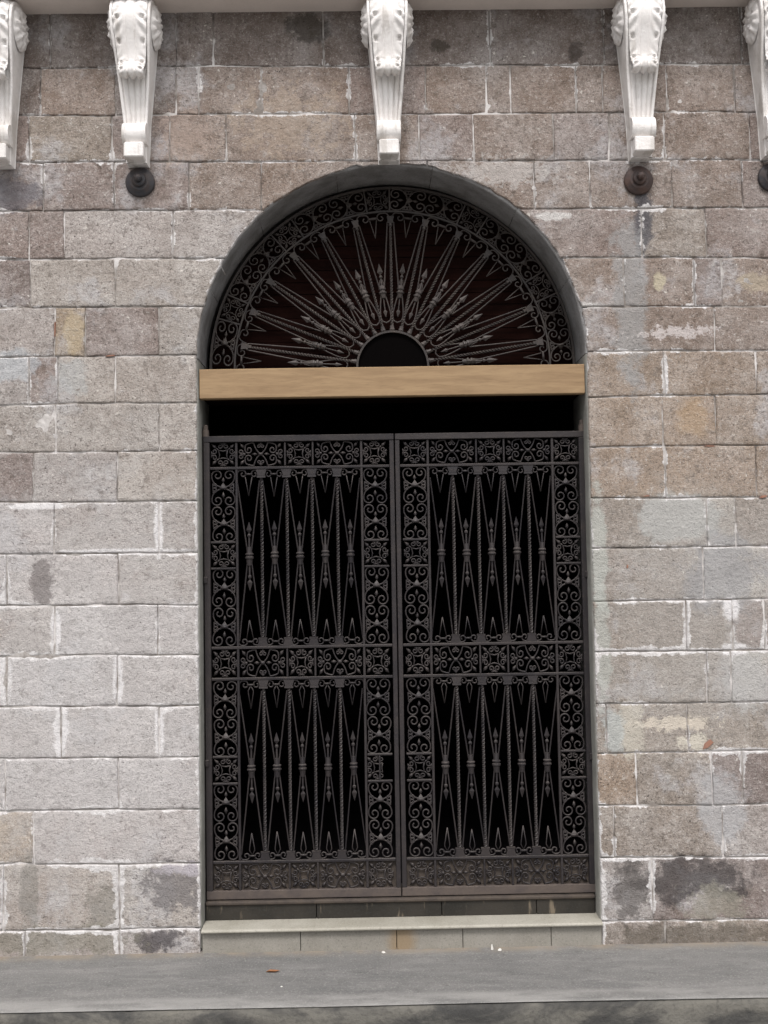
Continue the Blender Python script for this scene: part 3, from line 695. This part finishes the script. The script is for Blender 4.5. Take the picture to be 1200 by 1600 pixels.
def sc_twist(mb, L, s=.0064, pitch=.075, n=None):
    n = n or int(L/.009); P = []
    for i in range(n+1):
        z = L*i/n; e = min(z, L-z); r = s*(1 if e > .02 else .9); a = 2*math.pi*z/pitch
        P.append([(r*1.3*math.cos(a+k*math.pi/2), r*1.3*math.sin(a+k*math.pi/2), z) for k in range(5)])
    mb.grid(P); return mb
def sc_capital(mb, z, s_):
    for a, b, w0, w1 in ((0, .030, .026, .017), (.030, .040, .021, .021)):
        za, zb = z-s_*a, z-s_*b
        mb.add([(-w0, -.009, za), (w0, -.009, za), (w0, .009, za), (-w0, .009, za), (-w1, -.010, zb), (w1, -.010, zb), (w1, .010, zb), (-w1, .010, zb)],
               [(0, 1, 2, 3), (4, 7, 6, 5), (0, 4, 5, 1), (1, 5, 6, 2), (2, 6, 7, 3), (3, 7, 4, 0)])
    return mb
# ------------------------------------------------------------------ gate leaves
LW = .932; GY = .122
XC = [.030, .160, .398, .534, .772, .902]
ZA = (2.445, 2.415, 2.295, 2.279); ZB = (1.419, 1.405, 1.268, 1.254); ZCc = (.393, .379, .253, .213)
Z0 = .213
PU = (ZB[0], ZA[3]); PL = (ZCc[0], ZB[3])
me_motif = fixn(sc_motif(MB()).mesh('scroll_motif', M_IRON, True)); me_ros = fixn(sc_rosette(MB()).mesh('rosette', M_IRON, True))
me_half = fixn(sc_rosette(MB(), True).mesh('half_rosette', M_IRON, True)); me_wide = fixn(sc_wide(MB()).mesh('scroll_frieze', M_IRON, True))
me_pv = fixn(sc_pendant(MB()).mesh('pendant_scroll', M_IRON, True)); me_pd = fixn(sc_pendant(MB(), kind='drop').mesh('pendant_scroll', M_IRON, True))
PH = PU[1]-PU[0]; PH2 = PL[1]-PL[0]
me_cr = fixn(sc_cross(MB(), PH*.5-.06, PH*.5-.02).mesh('crossed_spear', M_IRON, False)); me_tw = fixn(sc_twist(MB(), PH).mesh('twisted_bar', M_IRON, False))
me_sh = fixn(sc_spearhead(MB()).mesh('spearhead', M_IRON)); me_co = fixn(sc_collar(MB()).mesh('collar', M_IRON)); me_ca = fixn(sc_capital(MB(), 0, 1).mesh('capital', M_IRON))
def bar(root, name, x0, x1, z0, z1, y0=-.009, y1=.009, mat=None):
    return put(name, MB().box(x0, x1, y0, y1, z0, z1, .002).mesh(name, mat or M_IRON), root)
def leaf(x0, flip, lab):
    t = thing('gate_leaf', lab, 'gate', (x0, GY, Z0), 'pair of iron gate leaves')
    rz = lambda z: z-Z0
    bar(t, 'top_rail', 0, LW, rz(ZA[1]), rz(ZA[0]), -.016, .016)
    bar(t, 'bottom_rail', 0, LW, 0, rz(ZCc[2]), -.014, .016, M_DUSTY)
    hx = (0, .030) if not flip else (LW-.030, LW)
    mx = (LW-.022, LW) if not flip else (0, .022)
    bar(t, 'hinge_stile', hx[0], hx[1], rz(ZCc[2])+.001, rz(ZA[1])-.001, -.015, .015); bar(t, 'meeting_stile', mx[0], mx[1], rz(ZCc[2])+.001, rz(ZA[1])-.001, -.013, .013)
    ia, ib = (hx[1], mx[0]) if not flip else (mx[1], hx[0])
    for z in ((ZA[3]+ZA[2])/2, (ZB[0]+ZB[1])/2, (ZB[2]+ZB[3])/2, (ZCc[0]+ZCc[1])/2):
        bar(t, 'cross_bar', ia+.0005, ib-.0005, rz(z)-.0065, rz(z)+.0065, -.010, .010)
    for x in (XC[1], XC[4]): bar(t, 'upright_bar', x-.006, x+.006, rz(ZCc[2])+.001, rz(ZA[1])-.001, -.0085, .0085)
    for zz in ((ZA[2], ZA[1]), (ZB[2], ZB[1]), (ZCc[2], ZCc[1])):
        for x in (XC[2], XC[3]): bar(t, 'short_upright', x-.0045, x+.0045, rz(zz[0])+.001, rz(zz[1])-.001, -.008, .008)
        zc_ = rz((zz[0]+zz[1])/2); sc_ = (zz[1]-zz[0])/.122
        put('scroll_frieze', me_wide, t, ((XC[1]+XC[2])/2, 0, zc_), scale=(.97, 1, sc_)); put('scroll_frieze', me_wide, t, ((XC[3]+XC[4])/2, 0, zc_), scale=(.97, 1, sc_))
        for x in ((XC[0]+XC[1])/2, LW/2, (XC[4]+XC[5])/2): put('rosette', me_ros, t, (x, 0, zc_), scale=(1.0, 1, sc_))
    for lo, hi, low in ((PU[0], PU[1], 0), (PL[0], PL[1], 1)):
        hh = hi-lo; sq = .128; mid = (hi+lo)/2+(.012 if not low else .0)
        for col, xm in ((0, (XC[0]+XC[1])/2), (1, (XC[4]+XC[5])/2)):
            for z in (mid-sq/2, mid+sq/2):
                xa, xb = (XC[0], XC[1]-.006) if col == 0 else (XC[4]+.006, XC[5]); xa = max(xa, ia+.0005) if col == 0 else xa; xb = min(xb, ib-.0005) if col else xb
                bar(t, 'border_bar', xa+.001, xb-.001, rz(z)-.005, rz(z)+.005, -.008, .008)
            if low and not flip and col == 1:
                put('half_rosette', me_half, t, (xm-.006, 0, rz(mid))); bar(t, 'lock_bar', xm-.002, xm+.006, rz(mid-sq/2)+.006, rz(mid+sq/2)-.006, -.008, .008)
            else: put('rosette', me_ros, t, (xm, 0, rz(mid)))
            for a, b in ((lo, mid-sq/2), (mid+sq/2, hi)):
                for q in (.25, .75): put('scroll_motif', me_motif, t, (xm+random.uniform(-.0015, .0015), random.uniform(-.002, .002), rz(a+(b-a)*q)), (0, R(random.uniform(-2, 2)), 0), scale=(1.02, 1, (b-a)*.5/.174))
        for k in range(5):
            x = LW/2+(k-2)*.1235; cz = lo+hh*.512 + random.uniform(-.004, .004)
            cs = put('crossed_spear', me_cr, t, (x, .0, rz(cz)), (0, R(random.uniform(-.9, .9)), 0), (random.uniform(.94, 1.03), 1, 1))
            put('collar', me_co, cs); put('spearhead', me_sh, cs); put('spearhead', me_sh, cs, rot=(0, math.pi, 0))
            put('pendant_scroll', me_pv if not low else me_pd, t, (x, 0, rz(hi)), (0, R(random.uniform(-2, 2)), 0), scale=(.97, 1, random.uniform(.93, 1.04)))
            put('pendant_scroll', me_pd if low else me_pv, t, (x, 0, rz(lo)), (0, math.pi+R(random.uniform(-2, 2)), 0), scale=(.97, 1, random.uniform(.93, 1.04)))
        for k in range(4):
            tb = put('twisted_bar', me_tw, t, (LW/2+(k-1.5)*.1235, 0, rz(lo)), scale=(1, 1, hh/PH))
            put('capital', me_ca, tb, (0, 0, PH)); put('capital', me_ca, tb, (0, 0, 0), (0, math.pi, 0))
    put('kick_plate', MB().box(.022, LW-.022, .012, .0145, rz(ZCc[2])-.002, rz(ZCc[1])+.004).mesh('kick_plate', M_PLATE), t)
    xh = .010 if not flip else LW-.010; so = -1 if not flip else 1
    put('hinge_pivot', MB().lathe([(.017, -.004), (.017, .028), (.012, .030), (.012, .050), (.009, .054)], (xh, 0, rz(ZA[0])+.003), 'Z', 12).mesh('hinge_pivot', M_DUSTY), t)
    for z in (1.742, .862): put('hinge_strap', MB().box(xh-.012 if not flip else xh-.006, xh+.006 if not flip else xh+.012, -.026, .010, rz(z)-.016, rz(z)+.016, .003).mesh('hinge_strap', M_IRON), t)
    return t
leaf(-.925, False, 'left wrought iron gate leaf with scroll borders and empty lock opening')
leaf(.013, True, 'right wrought iron gate leaf with scroll borders and twisted bars')

# ------------------------------------------------------------------ fanlight
me_ros_f = fixn(sc_rosette(MB()).mesh('rosette', M_FAN, True)); me_motif_f = fixn(sc_motif(MB()).mesh('scroll_motif', M_FAN, True))
FX, FZ, FY = .012, 2.806, .275
fan = thing('fanlight_grille', 'semicircular wrought iron sunburst grille filling the arch', 'grille', (FX, FY, FZ))
def ring(name, r, w, y, a0=-90, a1=90, n=72):
    return put(name, MB().tube([(r*math.sin(R(a0+(a1-a0)*k/n)), 0, r*math.cos(R(a0+(a1-a0)*k/n))) for k in range(n+1)], w, 4, y/w).mesh(name, M_FAN), fan)
ring('outer_ring', .921, .008, .012); ring('border_ring', .800, .006, .010); ring('hub_ring', .180, .007, .014)
bar(fan, 'base_bar', -.921, .921, -.018, -.002, -.012, .012, M_FAN)
hp = [(.174*math.sin(R(-90+6*k)), .006, .174*math.cos(R(-90+6*k))) for k in range(31)]
put('hub_shade_sheet', MB().add(hp+[(x, y+.003, z) for x, y, z in hp], [tuple(range(31)), tuple(range(61, 30, -1))]).mesh('hub_shade_sheet', M_BLACK), fan)  # sheet standing in for the darkness of the open hub
STEP = 13.55
def sc_spoke(mb):
    t = sc_twist(MB(), .54, .0060, .065); t.xf(Matrix.Translation((0, 0, .19))); mb.add(t.v, t.f)
    mb.tube([(0, 0, .725), (0, 0, .74)], .010, 6); mb.lathe([(.010, .182), (.014, .190), (.011, .20), (.010, .212)], (0, 0, 0), 'Z', 8)
    a = R(STEP/2)
    for s_ in (-1, 1):
        mb.tube([(s_*.016, 0, .745), (s_*(.385*math.sin(a)-.009), 0, .385*math.cos(a)+.02)], B*.9, 5)
    return mb
def sc_fanspear(mb):
    mb.lathe([(.010, .355), (.015, .375), (.020, .380), (.020, .386), (.014, .390), (.014, .396), (.018, .399), (.018, .404), (.010, .42)], (0, 0, 0), 'Z', 8)
    for s_ in (-1, 1):
        mb.tube([(s_*.013, 0, .41), (s_*.006, 0, .45)], B*.7, 5)
        mb.tube(catmull([(s_*.010, 0, .372), (s_*.020, 0, .320), (s_*.026, 0, .270), (s_*.020, 0, .240), (0, 0, .228)], 4), B*.85, 5)
    mb.tube([(0, 0, .37), (0, 0, .295)], B*.8, 5); mb.loz((0, 0, .285), .010, .014, .006, .030); return mb
me_sp = fixn(sc_spoke(MB()).mesh('twisted_spoke', M_FAN)); me_fs = fixn(sc_fanspear(MB()).mesh('fan_spear', M_FAN))
me_fc = fixn(sc_capital(MB(), 0, 1).mesh('capital', M_FAN)); me_fh = fixn(MB().tube([(0, 0, .39), (0, 0, .475)], [.006, .0042], 6).lathe([(.004, .456), (.009, .461), (.009, .467), (.004, .472)], (0, 0, 0), 'Z', 8).loz((0, 0, .490), .0145, .046, .008, .016).mesh('spearhead', M_FAN))
me_fp = fixn(sc_pendant(MB(), .178, 'v', 1.25).mesh('pendant_scroll', M_FAN, True))
for k in range(-6, 7): put('capital', me_fc, put('twisted_spoke', me_sp, fan, (0, 0, 0), (0, R(k*STEP), 0)), (0, 0, .775), scale=(.72, 1, .9))
for k in range(14):
    a = R((k-6.5)*STEP*.985)
    put('spearhead', me_fh, put('fan_spear', me_fs, fan, (0, 0, 0), (0, a, 0))); put('pendant_scroll', me_fp, fan, (.795*math.sin(a), 0, .795*math.cos(a)), (0, a, 0))
RC = .8605
cells = [-69.5, -37.5, -4.3, 29, 62.3]
for a in cells:
    put('rosette', me_ros_f, fan, (RC*math.sin(R(a)), 0, RC*math.cos(R(a))), (0, R(a), 0), (.93, 1, .95))
    for s_ in (-1, 1):
        q = R(a+s_*4.1); put('radial_bar', MB().tube([(.802*math.sin(q), 0, .802*math.cos(q)), (.918*math.sin(q), 0, .918*math.cos(q))], .005, 4, 1.5).mesh('radial_bar', M_FAN), fan)
gaps = [(-89, cells[0]-4.1, 1)]+[(a+4.1, b-4.1, 2) for a, b in zip(cells, cells[1:])]+[(cells[-1]+4.1, 89, 2)]
for a, b, n in gaps:
    for k in range(n):
        c = R(a+(b-a)*(k+.5)/n); put('scroll_motif', me_motif_f, fan, (RC*math.sin(c), 0, RC*math.cos(c)), (0, c+math.pi/2, 0), (.98, 1, (R(b-a)*RC/n)/.176))
# boarding behind the fanlight
bk = thing('fanlight_boarding', 'dark red-brown horizontal boards closing the arch behind the sunburst grille', 'boarding', (FX, .325, 2.70))
z = 2.70; i = 0
while z < AZ+AR:
    zt_ = min(z+.062, AZ+AR-.002)
    def hw(zz): return AR-.001 if zz <= AZ else math.sqrt(max(1e-4, (AR-.001)**2-(zz-AZ)**2))
    n = 6; zz = [z+.0015+(zt_-z-.003)*q/n for q in range(n+1)]; y = random.uniform(0, .003)
    L_ = [(-hw(q), q-2.70) for q in zz]; Rr = [(hw(q), q-2.70) for q in reversed(zz)]; C = L_+Rr; N = len(C)
    put('board', fixn(MB().add([(x, y, q) for x, q in C]+[(x, y+.018, q) for x, q in C], [tuple(range(N)), tuple(range(2*N-1, N-1, -1))]+[(k, (k+1) % N, N+(k+1) % N, N+k) for k in range(N)]).mesh('board', M_BOARD)), bk)
    z = zt_; i += 1
    if z > AZ+AR-.02: break

# ------------------------------------------------------------------ litter
def floor_at(px, py):
    d = rgt*((px-W/2)/FPX) - upv*((py-H/2)/FPX) + fwd; t = (0.0-CAM.z)/d.z; p = CAM+d*t; return Vector((p.x, p.y, zs(p.x, p.y)))
c = floor_at(427, 1519)
lp = [(-.034, 0), (-.015, .008), (.008, .010), (.030, .002), (.009, -.008), (-.015, -.007)]
put('fallen_leaf', MB().add([(x, y, .004+.006*abs(y)/.012+.003*(k % 2)) for k, (x, y) in enumerate(lp)]+[(0, 0, .002)]+[(x, y, .0028+.006*abs(y)/.012+.003*(k % 2)) for k, (x, y) in enumerate(lp)]+[(0, 0, .0008)],
    [(k, (k+1) % 6, 6) for k in range(6)]+[((k+1) % 6+7, k+7, 13) for k in range(6)]).mesh('fallen_leaf', M_LEAF), loc=c, label='small dry reddish brown leaf lying on the sidewalk', category='leaf')
def chip(px, py, s, lab, tall=1.0):
    c = floor_at(px, py); rnd = random.Random(px)
    v = [(s*math.cos(a)*rnd.uniform(.6, 1), s*math.sin(a)*rnd.uniform(.5, 1), 0) for a in [k*1.2566 for k in range(5)]]
    v += [(x*.5, y*.5, s*tall*rnd.uniform(.5, 1)) for x, y, _ in v]
    put('plaster_chip', fixn(MB().add(v, [(4, 3, 2, 1, 0), (5, 6, 7, 8, 9)]+[(k, (k+1) % 5, 5+(k+1) % 5, 5+k) for k in range(5)]).mesh('plaster_chip', M_CHIP)), loc=c, label=lab, category='plaster chip', group='bits of white plaster on the sidewalk')
chip(769, 1485, .011, 'tall pointed white plaster chip beside the step riser', 2.6); chip(781, 1486, .014, 'flat white plaster chip just right of the tall pointed chip by the step', .6)
chip(599, 1489, .012, 'small white plaster chip below the rust stain of the step', .5); chip(440, 1540, .008, 'tiny white plaster speck on the sidewalk below the dry leaf', .4)
